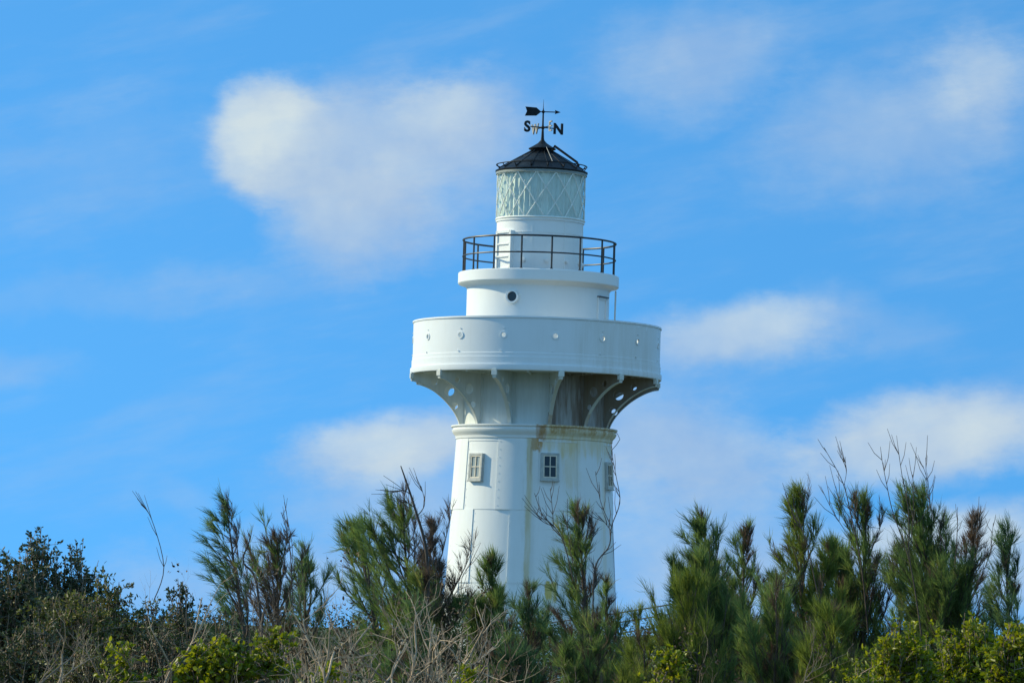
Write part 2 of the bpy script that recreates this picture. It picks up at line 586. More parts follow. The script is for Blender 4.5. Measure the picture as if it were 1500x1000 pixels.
# ------------------------------------------------------------------ ground
m_, nt_, p_ = new_mat('coastal_grass')
t_ = nt_.nodes.new('ShaderNodeTexCoord').outputs['Object']
nt_.links.new(mixc(nt_, noise(nt_, t_, 0.35, 6, 0.65).smooth(0.35, 0.65), (.045, .065, .022), (.09, .085, .04)), p_.inputs['Base Color'])
p_.inputs['Roughness'].default_value = 0.95
g = Geo()
g.add([(-6000, -200, 0), (6000, -200, 0), (6000, 9000, 0), (-6000, 9000, 0)], [(0, 1, 2, 3)])
tag(g.build('ground', m_, None, None), kind='structure')

# ------------------------------------------------------------------ lighthouse
LT = empty('lighthouse', BASE)
tag(LT, 'white iron lighthouse with flared gallery, black cone roof and weather vane, standing behind the trees', 'lighthouse')
rs = lambda px: px * S


def part(geo, name, mat, parent=None, smooth=35):
    return geo.build(name, M[mat], parent or LT, smooth)


def shaft_r(py):
    return rs(112 + (py - 646) * (13.7 / 254))


# shaft: three courses of lapped plates
g = Geo()
courses = [(646, 750, -57.0, 0.012), (750, 856, -46.0, 0.0), (856, 962, -57.0, -0.012), (962, 1014, -46.0, -0.024)]
for (ya, yb, th0, off) in courses:
    za, zb = Zy(ya), max(0.0, Zy(yb))
    ra, rb = shaft_r(ya) + off, shaft_r(yb) + off
    for k in range(12):
        o = 0.022 if k % 2 else 0.0
        g.lathe([(ra - .06, za), (ra + o, za), (rb + o, zb), (rb - .06, zb)], 12, th0 + 30 * k, th0 + 30 * (k + 1), closed=True)
    # rivet rows on one side of each seam and along the top
    for k in range(12):
        a = th0 + 30 * k + 1.6
        for q in range(9):
            t = (q + 0.5) / 9
            r = ra + (rb - ra) * t + (0.022 if k % 2 else 0)
            g.disc((0, 0), 0.012, -0.010, 0.01, face(a, r, za + (zb - za) * t), 6)
part(g, 'tower_shaft', 'shaft', None, 30)

g = Geo()
r0 = shaft_r(646)
zc = Zy(646)
H = Zy(624) - Zy(646)
prof = [(r0 - .12, zc - .10), (r0 + .030, zc - .10), (r0 + .030, zc - .02), (r0 + .06, zc), (r0 + .06, zc + .06), (r0 + .075, zc + .09), (r0 + .13, zc + .15), (r0 + .165, zc + .22), (r0 + .165, zc + .25),
        (r0 + .13, zc + .27), (r0 + .13, zc + .29), (r0 + .19, zc + .33), (r0 + .19, zc + .37), (r0 - .2, zc + .375)]
g.lathe(prof, 128)
part(g, 'cornice', 'cornice', None, 40)
ZCT = zc + .375

# wall behind the brackets
g = Geo()
RW = rs(105)
ZU = Zy(552)
g.lathe([(RW, ZCT - .01), (RW, ZU + .05)], 96)
for k in range(12):                      # flat pilaster straps on the wall
    g.lathe([(RW - .02, ZCT), (RW + .018, ZCT), (RW + .018, ZU), (RW - .02, ZU)], 3, 11 + 30 * k - 3, 11 + 30 * k + 3, closed=True)
part(g, 'bracket_wall', 'under')

# brackets
RB, RO = rs(111), rs(184)
ZB, ZT = ZCT, ZU
ZE = Zy(564)
curve = []
for i in range(25):
    t = math.pi / 2 * i / 24
    curve.append((RO - (RO - RB) * max(0.0, math.cos(t)) ** 1.333, ZB + (ZE - ZB) * math.sin(t) ** 1.333))
circ = lambda cx, cy, r, n=20: [(cx + r * math.cos(2 * math.pi * k / n), cy + r * math.sin(2 * math.pi * k / n)) for k in range(n)]
outline = [(RW + .02, ZB)] + curve + [(RO, ZT), (RW + .02, ZT)]
web_src = flat_curve([outline, circ(rs(128), Zy(577), rs(7.6)), circ(rs(119.5), Zy(599), rs(4.6)), circ(rs(151), Zy(565.5), rs(4.6))], 0.03)
bevel = [(x, z) for x, z in curve] + [(RO, ZT)]
for k in range(12):
    th = 11 + 30 * k
    if th > 180: th -= 360
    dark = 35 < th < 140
    a = R(th)
    me = web_src.copy()
    me.transform(Matrix(((math.sin(a), 0, math.cos(a), 0), (-math.cos(a), 0, math.sin(a), 0), (0, 1, 0, 0), (0, 0, 0, 1))))
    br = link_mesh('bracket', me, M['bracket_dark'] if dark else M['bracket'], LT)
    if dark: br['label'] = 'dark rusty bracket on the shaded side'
    g = Geo()
    w = rs(5.4) / 2
    vs, fs = [], []
    rd = Vector((math.sin(a), -math.cos(a), 0)); rt = Vector((math.cos(a), math.sin(a), 0))
    pts = curve + [(RO + .002, ZE + .02), (RO + .002, ZT + .002)]
    for i, (r, z) in enumerate(pts):
        p0_, p1_ = pts[max(0, i - 1)], pts[min(len(pts) - 1, i + 1)]
        tx, tz = p1_[0] - p0_[0], p1_[1] - p0_[1]
        l = math.hypot(tx, tz)
        nx, nz = tz / l, -tx / l            # outwards and down
        for sgn, d in ((-1, 0), (1, 0), (1, .022), (-1, .022)):
            vs.append(rd * (r + nx * d) + rt * (w * sgn) + Vector((0, 0, z + nz * d)))
    for i in range(len(pts) - 1):
        for q in range(4):
            s_ = (q + 1) % 4
            fs.append((i * 4 + q, i * 4 + s_, i * 4 + 4 + s_, i * 4 + 4 + q))
    fs += [(0, 1, 2, 3), tuple(reversed([len(vs) - 4 + q for q in range(4)]))]
    g.add(vs, fs)
    # knuckle at the outer end
    g.box((0, .0, Zy(557.5)), (rs(8), .10, rs(7)), face(th, RO, 0))
    part(g, 'flange', 'flange', br, 40)
bpy.data.meshes.remove(web_src)

# gallery deck
g = Geo()
g.lathe([(rs(98), ZU), (rs(182), ZU), (rs(182), ZU + .10), (rs(98), ZU + .10)], 128, closed=True)
for k in range(24):                      # joists under the deck
    if k % 2:
        g.box((0, rs(40), ZU - .03), (.05, rs(76), .07), face(11 + 15 * k, rs(181), 0))
part(g, 'gallery_deck', 'under')

# gallery parapet with real portholes
g = Geo()
RP = rs(181)
zt, zb_ = Zy(477), Zy(553)
prof = [(RP - .03, zt + .01), (RP + .028, zt + .012), (RP + .03, zt - .035), (RP + .004, zt - .045), (RP, Zy(528)), (RP + .012, Zy(528.4)), (RP + .012, Zy(534)), (RP + .026, Zy(534.1)), (RP + .026, Zy(545)), (RP + .062, Zy(545.2)), (RP + .066, Zy(549.5)), (RP + .055, Zy(553)), (RP + .02, Zy(554)), (RP - .03, Zy(553)), (RP - .03, zt - .05)]
g.lathe(prof, 192, closed=True)
para = part(g, 'gallery_parapet', 'parapet', None, 14)
PORTS = [-87, -60.5, -37.5, -15.5, 8, 31, 53, 77, 100, 123, 146, 169, 192, 215, 238, 258]
zp = Zy(503.5)
g = Geo()
for th in PORTS:
    g.disc((0, 0), rs(3.3), -.3, .3, face(th, RP, zp), 20)
cut = g.build('cutter', M['white'], LT)
md = para.modifiers.new('holes', 'BOOLEAN')
md.operation, md.object, md.solver = 'DIFFERENCE', cut, 'EXACT'
bpy.context.view_layer.update()
me = bpy.data.meshes.new_from_object(para.evaluated_get(bpy.context.evaluated_depsgraph_get()))
para.modifiers.clear()
para.data = me
me.materials.clear(); me.materials.append(M['parapet'])
me.polygons.foreach_set('use_smooth', [True] * len(me.polygons)); me.set_sharp_from_angle(angle=R(14))
bpy.data.objects.remove(cut)
for th in PORTS:
    g = Geo()
    g.annulus((0, 0), rs(3.3), rs(5.2), -.020, .005, face(th, RP, zp), 24)
    part(g, 'porthole_ring', 'parapet', para, 40)
for th in PORTS:
    for (dt, rad, y) in ((-1.0, .022, 526), (0, .016, 494)):
        g = Geo()
        g.disc((0, 0), rad, -.025, .01, face(th + dt, RP, Zy(y)), 8)
        part(g, 'bolt', 'parapet', para)
# watch room
g = Geo()
RR = rs(104.5)
g.lathe([(RR, ZU + .09), (RR, Zy(422)), (RR - .3, Zy(421.5))], 128)
room = part(g, 'watch_room', 'white')
g = Geo()
F = face(-20.6, RR, Zy(442) - .02)
g.annulus((0, 0), rs(7.2), rs(9.6), -.10, .05, F, 32)
ph = part(g, 'porthole', 'white', room)
g = Geo()
g.disc((0, 0), rs(7.3), .0 - .03, -.01, F, 32)
part(g, 'pane', 'pane', room)
g = Geo()
F = face(63, RR, Zy(449))
for (cx, cz, sx, sz) in ((-.24, -.2, .05, .85), (.24, -.2, .05, .85), (0, .2, .54, .06)):
    g.box((cx, .02, cz), (sx, .10, sz), F)
g.box((0, .035, -.2), (.44, .06, .8), F)
part(g, 'door', 'white', room)
g = Geo()
g.box((0, -.01, Zy(449) + .245), (.56, .14, .03), face(63, RR, 0))
part(g, 'door_hood', 'rail', room)
g = Geo()
for dxx in (-.14, .14):
    F = face(86, RR + .16, 0)
    g.tube([F @ Vector((dxx, 0, ZU + .1)), F @ Vector((dxx, -.02, Zy(424)))], .018, 6)
for q in range(9):
    z = ZU + .3 + q * .26
    if z < Zy(426):
        g.tube([F @ Vector((-.14, 0, z)), F @ Vector((.14, 0, z))], .011, 5)
part(g, 'ladder', 'pale', room)

# balcony slab and railing
g = Geo()
RS_ = rs(118)
g.lathe([(RR - .3, Zy(403)), (RS_ - .02, Zy(403)), (RS_, Zy(404)), (RS_, Zy(418.5)), (RS_ - .025, Zy(420)), (RS_ - .09, Zy(420.5)), (RR + .05, Zy(423)), (RR + .02, Zy(425.5)), (RR - .02, Zy(425.5))], 128)
part(g, 'balcony', 'white', None, 40)
RL = rs(112)
rl = Geo()
rl.ring(RL, Zy(355), .027, 128, 8)
rl.ring(RL, Zy(379), .021, 128, 8)
rail = part(rl, 'balcony_railing', 'rail')
for k in range(16):
    g = Geo()
    F = face(9 + 22.5 * k, RL, 0)
    g.tube([F @ Vector((0, 0, Zy(403.5))), F @ Vector((0, 0, Zy(355)))], .027, 8)
    g.tube([F @ Vector((0, 0, Zy(403.2))), F @ Vector((0, 0, Zy(401.5)))], .045, 8)
    part(g, 'post', 'rail', rail)

# lantern base
g = Geo()
RLB = rs(63.5)
g.lathe([(RLB, Zy(403.5)), (RLB, Zy(328)), (RLB + .03, Zy(327.5)), (RLB + .03, Zy(325)), (RLB - .1, Zy(325))], 96)
for a in (-10, 35, 80, 125, 170, 215, 260):
    g.lathe([(RLB, Zy(403)), (RLB + .012, Zy(403)), (RLB + .012, Zy(329)), (RLB, Zy(329))], 2, a - 1.2, a + 1.2, closed=True)
g.lathe([(RLB, Zy(346)), (RLB + .012, Zy(346)), (RLB + .012, Zy(344.5)), (RLB, Zy(344.5))], 96, closed=True)
lb = part(g, 'lantern_base', 'white')
g = Geo()
F = face(-53, RLB, Zy(403.2))
dh = Zy(343) - Zy(403.2)
dw = .62
for (cx, cz, sx, sz) in ((-dw / 2, dh / 2, .07, dh), (dw / 2, dh / 2, .07, dh), (0, dh - .03, dw, .07), (0, .06, dw, .12)):
    g.box((cx, .02, cz), (sx, .18, sz), F)
g.box((0, .03, dh / 2), (dw - .06, .13, dh - .1), F)
for cz in (dh * .38, dh * .68):
    g.box((0, -.055, cz), (dw - .1, .03, .04), F)
door = part(g, 'lantern_door', 'white', lb)
for th in (-21, 9, 38, 66, 100, 135, 170, -170, -140, -110):
    g = Geo()
    F = face(th, RLB, Zy(386))
    g.disc((0, 0), rs(3.6), -.05, .02, F, 16)
    g.disc((0, 0), rs(2.2), -.08, -.05, F, 16)
    part(g, 'vent', 'white', lb)

# lantern: curtains, glass, lattice
ZG0, ZG1 = Zy(325), Zy(256)
RG = rs(64)
g = Geo()
rng = random.Random(5)
n = 220
vs, fs = [], []
rr = [RG - .075 + .02 * math.sin(i * 2 * math.pi / n * 44) + rng.uniform(-.012, .012) for i in range(n)]
rr2 = [RG - .085 + .03 * math.sin(i * 2 * math.pi / n * 44 + .6) + rng.uniform(-.02, .02) for i in range(n)]
for i in range(n):
    a = 2 * math.pi * i / n
    vs.append((rr[i] * math.sin(a), -rr[i] * math.cos(a), ZG1 - .05))
    vs.append((rr2[i] * math.sin(a), -rr2[i] * math.cos(a), ZG0 + .02))
for i in range(n):
    j = (i + 1) % n
    fs.append((2 * i, 2 * j, 2 * j + 1, 2 * i + 1))
g.add(vs, fs)
lens = Geo()
lens.lathe([(RG, ZG0), (RG, ZG1)], 32)
lens = part(lens, 'lantern_glass', 'lens', None, None)
part(g, 'curtain', 'curtain', lens, 60)
g = Geo()
NB = 14
rows = 2
span = ZG1 - ZG0
dth = 360 / NB
for k in range(NB):
    for sgn in (1, -1):
        pts = []
        for q in range(17):
            t = q / 16
            a = R(6 + k * dth + sgn * 39.5 * t)
            pts.append(((RG + .012) * math.sin(a), -(RG + .012) * math.cos(a), ZG0 + span * t))
        g.tube(pts, .017, 5)
g.ring(RG + .01, ZG0 + .03, .035, 96, 6)
g.ring(RG + .01, ZG1 - .02, .035, 96, 6)
part(g, 'lattice', 'lattice', lens, 50)

# roof
g = Geo()
RE = rs(67)
g.lathe([(RG - .1, Zy(258)), (RE - .03, Zy(258)), (RE, Zy(257.6)), (RE, Zy(254.5)), (RG - .1, Zy(254.5))], 96)
part(g, 'gutter', 'gutter')
g = Geo()
g.lathe([(RE - .06, Zy(254.4)), (RE + .012, Zy(254)), (RE + .02, Zy(252)), (rs(63), Zy(249.5)), (rs(48), Zy(240)), (rs(48) - .015, Zy(240) + .02), (rs(33), Zy(231.5)), (rs(33) - .015, Zy(231.5) + .02), (rs(15), Zy(222))], 64)
for k in range(16):
    a = 8 + 22.5 * k
    F0, F1 = face(a, rs(63), Zy(249.3)), face(a, rs(15.5), Zy(222))
    g.tube([F0 @ Vector((0, 0, .012)), F1 @ Vector((0, 0, .012))], .022, 5)
roof = part(g, 'lantern_roof', 'black', None, 25)
g = Geo()
g.lathe([(rs(13.5), Zy(224)), (rs(13.5), Zy(219)), (rs(19.8), Zy(219.3)), (rs(20.2), Zy(218)), (rs(13), Zy(214)), (rs(7), Zy(210.2)), (rs(3), Zy(206)), (0.001, Zy(205.5))], 48)
part(g, 'roof_cap', 'black', roof, 30)
g = Geo()
g.ring(rs(66.5), Zy(243.5), .016, 96, 6)
for k in range(16):
    a = 8 + 22.5 * k
    g.tube([face(a, rs(62), Zy(250)) @ Vector((0, 0, 0)), face(a, rs(66.5), Zy(243.5)) @ Vector((0, 0, 0))], .013, 5)
part(g, 'eave_rail', 'black', roof)
g = Geo()
F0, F1 = face(62, rs(19), Zy(217)), face(62, rs(58), Zy(243))
g.tube([F0 @ Vector((0, 0, .0)), F0 @ Vector((0, -.02, .05)), F1 @ Vector((0, 0, .07)), F1 @ Vector((0, -.06, -.04))], .034, 8)
part(g, 'roof_handrail', 'black', roof)
g = Geo()
g.tube([face(16, rs(22), Zy(221)) @ Vector((0, 0, .06)), face(16, rs(56), Zy(245)) @ Vector((0, 0, .05))], .009, 5)
part(g, 'roof_highlight_bar', 'lit_grey', roof)  # pale bar added to stand for a highlight on the roof

# weather vane
g = Geo()
zm = [Zy(y) for y in (210, 200, 190, 187, 184, 166, 163.5, 161, 158, 146)]
g.lathe(list(zip([rs(q) for q in (3.0, 2.1, 1.6, 1.5, 1.4, 1.1, 1.1, .9, .45, .15)], zm)), 12)
for y, r in ((187, 2.9), (164, 2.4), (207, 3.4)):
    g.lathe([(rs(r) * math.sin(math.pi * q / 8) + .0005, Zy(y) - rs(r) * math.cos(math.pi * q / 8)) for q in range(9)], 12)
vane = part(g, 'weather_vane', 'black')
g = Geo()
arm = rs(25.5)
A = 26
dirs = {'S': 180 + 90 + (-0), }
za_ = Zy(187)
sd = Vector((-math.cos(R(A)), -math.sin(R(A)), 0))
ed = Vector((math.sin(R(A)), -math.cos(R(A)), 0))
for d in (sd, -sd, ed, -ed):
    g.tube([d * .02 + Vector((0, 0, za_)), d * (arm * .80) + Vector((0, 0, za_))], .016, 6)
part(g, 'cross_arm', 'black', vane)
for ch, d, right in (('S', sd, -sd), ('N', -sd, -sd), ('E', ed, ed), ('W', -ed, ed)):
    cu_ = bpy.data.curves.new('outline', 'FONT')
    cu_.body = ch
    cu_.size = rs(22)
    cu_.align_x = 'CENTER'; cu_.align_y = 'CENTER'
    cu_.extrude = .018
    cu_.offset = .014 if ch in 'SN' else 0
    me = curve_mesh(cu_)
    co = np.array([q.co for q in me.vertices])
    mid = (co.max(0) + co.min(0)) / 2
    me.transform(Matrix.Translation(-Vector(mid)))
    nrm = right.cross(Vector((0, 0, 1)))
    c_ = d * arm + Vector((0, 0, za_))
    me.transform(Matrix(((right.x, 0, nrm.x, c_.x), (right.y, 0, nrm.y, c_.y), (0, 1, 0, c_.z), (0, 0, 0, 1))))
    o = link_mesh('compass_letter', me, M['black'] if ch in 'SN' else M['lit_grey'], vane)  # E and W paler: sun on their faces put into the colour
g = Geo()
zv = Zy(164)
q = lambda x, y: (rs(x), zv + rs(y))
g.prism([q(-26.5, 7), q(-10, 6.0), q(-3, 0), q(-10, -6), q(-27, -6.5), q(-24, .5)], -.015, .015)
g.tube([(rs(-4), 0, zv), (rs(19), 0, zv)], .015, 6)
g.lathe([(.001, 0)], 3) if False else None
g.prism([q(17, 3), q(25.5, 0), q(17, -3), q(18, 0)], -.02, .02)
part(g, 'wind_arrow', 'black', vane, None)

# windows of the shaft
for (th, py) in ((-45, 689), (11.5, 687), (70, 695), (127, 690), (-122, 690), (-170, 690), (-53, 893), (127, 893)):
    r = shaft_r(py)
    tilt = math.atan((13.7 / 254))
    F = face(th, r + .02, Zy(py)) @ Matrix.Rotation(-tilt, 4, 'X')
    W, Hh = rs(26.5), rs(39)
    g = Geo()
    b = rs(3.2)
    for (cx, cz, sx, sz) in ((-W / 2 + b / 2, 0, b, Hh), (W / 2 - b / 2, 0, b, Hh), (0, Hh / 2 - b / 2, W - 2 * b, b), (0, -Hh / 2 + b / 2, W - 2 * b, b)):
        g.box((cx, .01, cz), (sx, .18, sz), F)
    g.box((0, .0, -Hh / 2 - .017), (W + .02, .20, .03), F)
    win = part(g, 'window', 'surround')
    if py > 800: win['label'] = 'lower window half hidden by the trees'
    g = Geo()
    W2, H2 = W - 2 * b, Hh - 2 * b
    c = rs(1.7)
    for (cx, cz, sx, sz) in ((-W2 / 2 + c / 2, 0, c, H2), (W2 / 2 - c / 2, 0, c, H2), (0, H2 / 2 - c / 2, W2 - 2 * c, c), (0, -H2 / 2 + c / 2, W2 - 2 * c, c), (0, 0, rs(1.2), H2 - 2 * c)):
        g.box((cx, -.01, cz), (sx, .12, sz), F)
    for sgn in (-1, 1):
        g.box((sgn * (W2 / 4 - c / 4), -.01, 0), (W2 / 2 - c / 2 - rs(1.2) / 2 - .002 - c / 2, .11, rs(1.3)), F)
    part(g, 'frame', 'cream', win)
    g = Geo()
    g.box((0, -.035, 0), (W2, .02, H2), F)
    pn = part(g, 'pane', 'pane_reflection' if th == -45 else 'pane', win)
    if th == -45: pn['label'] = 'pale panes, cloud reflection put into their colour'

# hanging cable at the right of the cornice
g = Geo()
pts = []
for (r, y, th) in ((108, 627, 84), (122, 632, 84), (126, 640, 85), (121, 648, 86), (114.5, 656, 86), (114, 675, 86), (117, 740, 86), (124, 850, 86), (130, 960, 86)):
    a = R(th)
    pts.append((rs(r) * math.sin(a), -rs(r) * math.cos(a), Zy(y)))
g.tube(pts, .009, 5)
part(g, 'conductor_cable', 'rail')


# ------------------------------------------------------------------ vegetation
def leaf_mesh(name, P, D, L, W, var, mat, parent, shape='needle', seed=0):
    """P, D (n,3): roots and unit directions; L, W lengths and widths; one mesh"""
    rg = np.random.default_rng(seed)
    n = len(P)
    D = D / np.linalg.norm(D, axis=1, keepdims=True)
    rnd = rg.normal(size=(n, 3))
    side = np.cross(D, rnd)
    side /= np.linalg.norm(side, axis=1, keepdims=True) + 1e-9
    up = np.cross(side, D)
    L = L[:, None]; W = W[:, None]
    if shape == 'needle':
        sag = rg.normal(0, .10, (n, 1))
        vs = np.stack([P - side * W / 2, P + side * W / 2, P + D * L * .55 + side * W * .45 + up * L * sag, P + D * L * .55 - side * W * .45 + up * L * sag, P + D * L], 1)
        k = 5
        base = np.arange(n)[:, None] * k
        quads = base + np.array([0, 1, 2, 3]); tris = base + np.array([3, 2, 4])
        loops = np.concatenate([quads, tris], 1).reshape(-1)
        tot = np.tile([4, 3], n)
    else:
        fold = W * .18
        vs = np.stack([P, P + D * L * .35 + side * W * .48 + up * fold, P + D * L * .72 + side * W * .36 + up * fold, P + D * L, P + D * L * .72 - side * W * .36 + up * fold, P + D * L * .35 - side * W * .48 + up * fold], 1)
        k = 6
        base = np.arange(n)[:, None] * k
        loops = np.concatenate([base + np.array([0, 1, 2, 3]), base + np.array([0, 3, 4, 5])], 1).reshape(-1)
        tot = np.tile([4, 4], n)
    vs = vs.reshape(-1, 3)
    me = bpy.data.meshes.new(name)
    me.vertices.add(len(vs)); me.vertices.foreach_set('co', vs.astype(np.float32).reshape(-1))
    me.loops.add(len(loops)); me.loops.foreach_set('vertex_index', loops.astype(np.int32))
    me.polygons.add(len(tot))
    st = np.concatenate([[0], np.cumsum(tot)[:-1]])
    me.polygons.foreach_set('loop_start', st.astype(np.int32))
    me.update(calc_edges=True)
    a = me.attributes.new('var', 'FLOAT', 'POINT')
    a.data.foreach_set('value', np.repeat(var, k).astype(np.float32))
    me.materials.append(mat)
    o = bpy.data.objects.new(name, me)
    C.objects.link(o)
    if parent: o.parent = parent
    return o


def unit(v):
    v = np.asarray(v, float)
    return v / (np.linalg.norm(v) + 1e-9)


def casuarina(label, top, basex, Y, hw, seed, dens=1.0, mat='needle', wind=(-0.12, 0, 0.25), brown=0.08, low=0.12, spikes=(), group='casuarina trees around the lighthouse', brown_side=0, power=0.80, forks=0):
    """young wind-blown casuarina; top = photo position of its tip, hw = half width of the crown in photo pixels"""
    rg = np.random.default_rng(seed)
    tp = at(top[0], top[1], Y)
    bs = at(basex, 990, Y)
    base = Vector((bs.x, Y, 0))
    t_ = empty('casuarina_tree', base)
    tag(t_, label, 'tree', group)
    pm = Y / FPX
    hwm = hw * pm * 1.4
    Ht = tp.z
    lean = np.array([tp.x - base.x, rg.normal(0, .1), 0])
    wind = np.array(wind, float) + np.array([-.10, 0, -.05])
    style = rg.uniform(.65, 1.25)
    brown = brown + .05
    tg = Geo()
    P, D, L, W, VV, BR = [], [], [], [], [], []

    def axis(t, ax):
        return ax[0] + (ax[1] - ax[0]) * t + ax[2] * (t * t - t)
    axes = [(np.zeros(3), np.array([lean[0], lean[1], Ht * 1.0]), np.array([rg.normal(0, .12), rg.normal(0, .12), 0]), 1.0, 0.0)]
    for f in range(forks):
        a = rg.uniform(0, 2 * math.pi)
        t0 = rg.uniform(.12, .35)
        p0 = axis(t0, axes[0])
        hh = Ht * rg.uniform(.55, .84)
        e = np.array([lean[0] * .7 + math.cos(a) * hwm * .6 * (1 if rg.random() < .5 else -1), math.sin(a) * hwm * .6, hh])
        axes.append((p0, e, np.array([rg.normal(0, .1), rg.normal(0, .1), 0]), .7, t0))
    tips = []
    for (a0, a1, ab, thick, t0) in axes:
        ax = (a0, a1, ab)
        pts = [axis(t, ax) for t in np.linspace(0, 1, 9)]
        tg.tube(pts, list(np.linspace((.018 + Ht * .011) * thick, .006, 9)), 6)
        alen = np.linalg.norm(a1 - a0)
        nl = int((35 * alen / 3.4 + 8) * dens)
        for i in range(nl):
            t = low + (1 - low) * ((i + rg.random()) / nl)
            if t0: t = .15 + .85 * (i + rg.random()) / nl
            p = axis(t, ax)
            az = i * 2.399 + rg.normal(0, .4)
            reach = hwm * thick * (max(1 - t, 0.0) ** power * 1.0 + .06) * rg.uniform(.4, 1.25) * (1.0 if t > .25 else .8)
            rise = rg.uniform(.5, 1.6) * style * (0.8 + .7 * t)
            d = unit([math.cos(az), math.sin(az), rise]) 
            ln = reach / max(.35, math.hypot(d[0], d[1]))
            ln = min(ln, hwm * 2.2)
            lvar = rg.normal(.45, .22)
            thin = rg.uniform(.5, 1.2)
            isb = bool(rg.random() < brown) or bool(brown_side and math.cos(az) * brown_side > .35 and t > .35 and rg.random() < .8)
            # limb curving upwards and leaning with the wind
            lp = []
            q = p.copy(); dd = d.copy()
            ns = 5
            for s in range(ns + 1):
                lp.append(q.copy())
                dd = unit(dd + np.array([0, 0, .10]) + wind * .22 + rg.normal(0, .09, 3))
                q = q + dd * ln / ns
            tg.tube(lp, list(np.linspace(.004 + .012 * ln * thick, .003, ns + 1)), 4, cap=False)
            nt_w = max(4, int((7 + 17 * ln) * thin * (0.75 if isb else 1)))
            for j in range(nt_w):
                f = (.15 + .85 * rg.random() ** .7) * ns
                k = min(int(f), ns - 1)
                w0 = lp[k] + (lp[k + 1] - lp[k]) * (f - k)
                ld = unit(lp[k + 1] - lp[k])
                td = unit(ld * .8 + rg.normal(0, .42, 3) + wind * .8 + np.array([0, 0, .3]))
                tl = rg.uniform(.07, .20) * (0.7 + .5 * ln)
                if rg.random() < .3: tg.tube([w0, w0 + td * tl], [.004, .0025], 3, cap=False)
                nn = int(rg.integers(10, 18))
                tvar = np.clip(lvar + rg.normal(0, .12), 0, 1)
                ff = rg.random(nn) * tl
                P.append(w0 + td * ff[:, None])
                D.append(td + rg.normal(0, .26, (nn, 3)) + wind * .5)
                L.append(rg.uniform(.10, .24, nn) * (0.85 if isb else 1))
                W.append(rg.uniform(.0035, .0072, nn) * (Y / 60))
                VV.append(np.clip(tvar + rg.normal(0, .12, nn), 0, 1))
                BR.append(np.full(nn, isb))
    # leading tip plume
    for ax_ in axes:
        e = ax_[1]
        for j in range(int(16 * dens)):
            nn = 8
            P.append(e + np.array([rg.normal(0, .022), rg.normal(0, .022), -rg.random() * .5]) + np.zeros((nn, 3)))
            D.append(np.array([0, 0, 1.0]) + wind * .6 + rg.normal(0, .22, (nn, 3)))
            L.append(rg.uniform(.08, .2, nn)); W.append(rg.uniform(.005, .009, nn) * (Y / 60))
            VV.append(np.clip(rg.normal(.5, .2, nn), 0, 1)); BR.append(np.full(nn, False))
    tr = tg.build('trunk', M['bark'], t_, 60)
    P, D, L, W, VV, BR = map(np.concatenate, (P, D, L, W, VV, BR))
    leaf_mesh('crown', P[~BR], D[~BR], L[~BR], W[~BR], VV[~BR], M[mat], t_, 'needle', seed)
    if BR.sum() > 60:
        leaf_mesh('withered_twigs', P[BR], D[BR], L[BR], W[BR], VV[BR], M['needle_brown'], t_, 'needle', seed + 1)
    # bare dead branches given by their course in the photograph
    for (pts, r0, depth) in spikes:
        dg = Geo()
        w = [np.array(at(x, y, Y + depth) - base) for x, y in pts]
        # smooth course
        ts = np.linspace(0, len(w) - 1, len(w) * 4)
        pp = []
        for t in ts:
            k = min(int(t), len(w) - 2); fr_ = t - k
            a_, b_, c_, d_ = w[max(k - 1, 0)], w[k], w[k + 1], w[min(k + 2, len(w) - 1)]
            pp.append(.5 * ((2 * b_) + (c_ - a_) * fr_ + (2 * a_ - 5 * b_ + 4 * c_ - d_) * fr_ ** 2 + (3 * b_ - a_ - 3 * c_ + d_) * fr_ ** 3))
        if r0 < .02: r0 *= .78
        dg.tube(pp, list(np.linspace(r0, max(.0035, r0 * .2), len(pp))), 5)
        for j in range(3 if r0 > .022 else max(3, len(pp) // 2)):
            k = int(rg.integers(len(pp) // 4, len(pp) - 1)) if r0 < .022 else int(rg.integers(len(pp) // 2, len(pp) * 4 // 5))
            ld = unit(pp[k + 1] - pp[k] if k + 1 < len(pp) else pp[k] - pp[k - 1])
            l_ = rg.uniform(.12, .42) if r0 < .022 else rg.uniform(.08, .2)
            sd_ = unit(ld + rg.normal(0, .40, 3) * np.array([1, 1, .5]))
            q1 = pp[k] + sd_ * l_ * .5
            dg.tube([pp[k], q1, q1 + unit(sd_ + ld * .6 + np.array([0, 0, .2])) * l_ * .6], [.005, .004, .0025], 4)
        dg.build('dead_branch', M['bark'], t_, 60)
    return t_


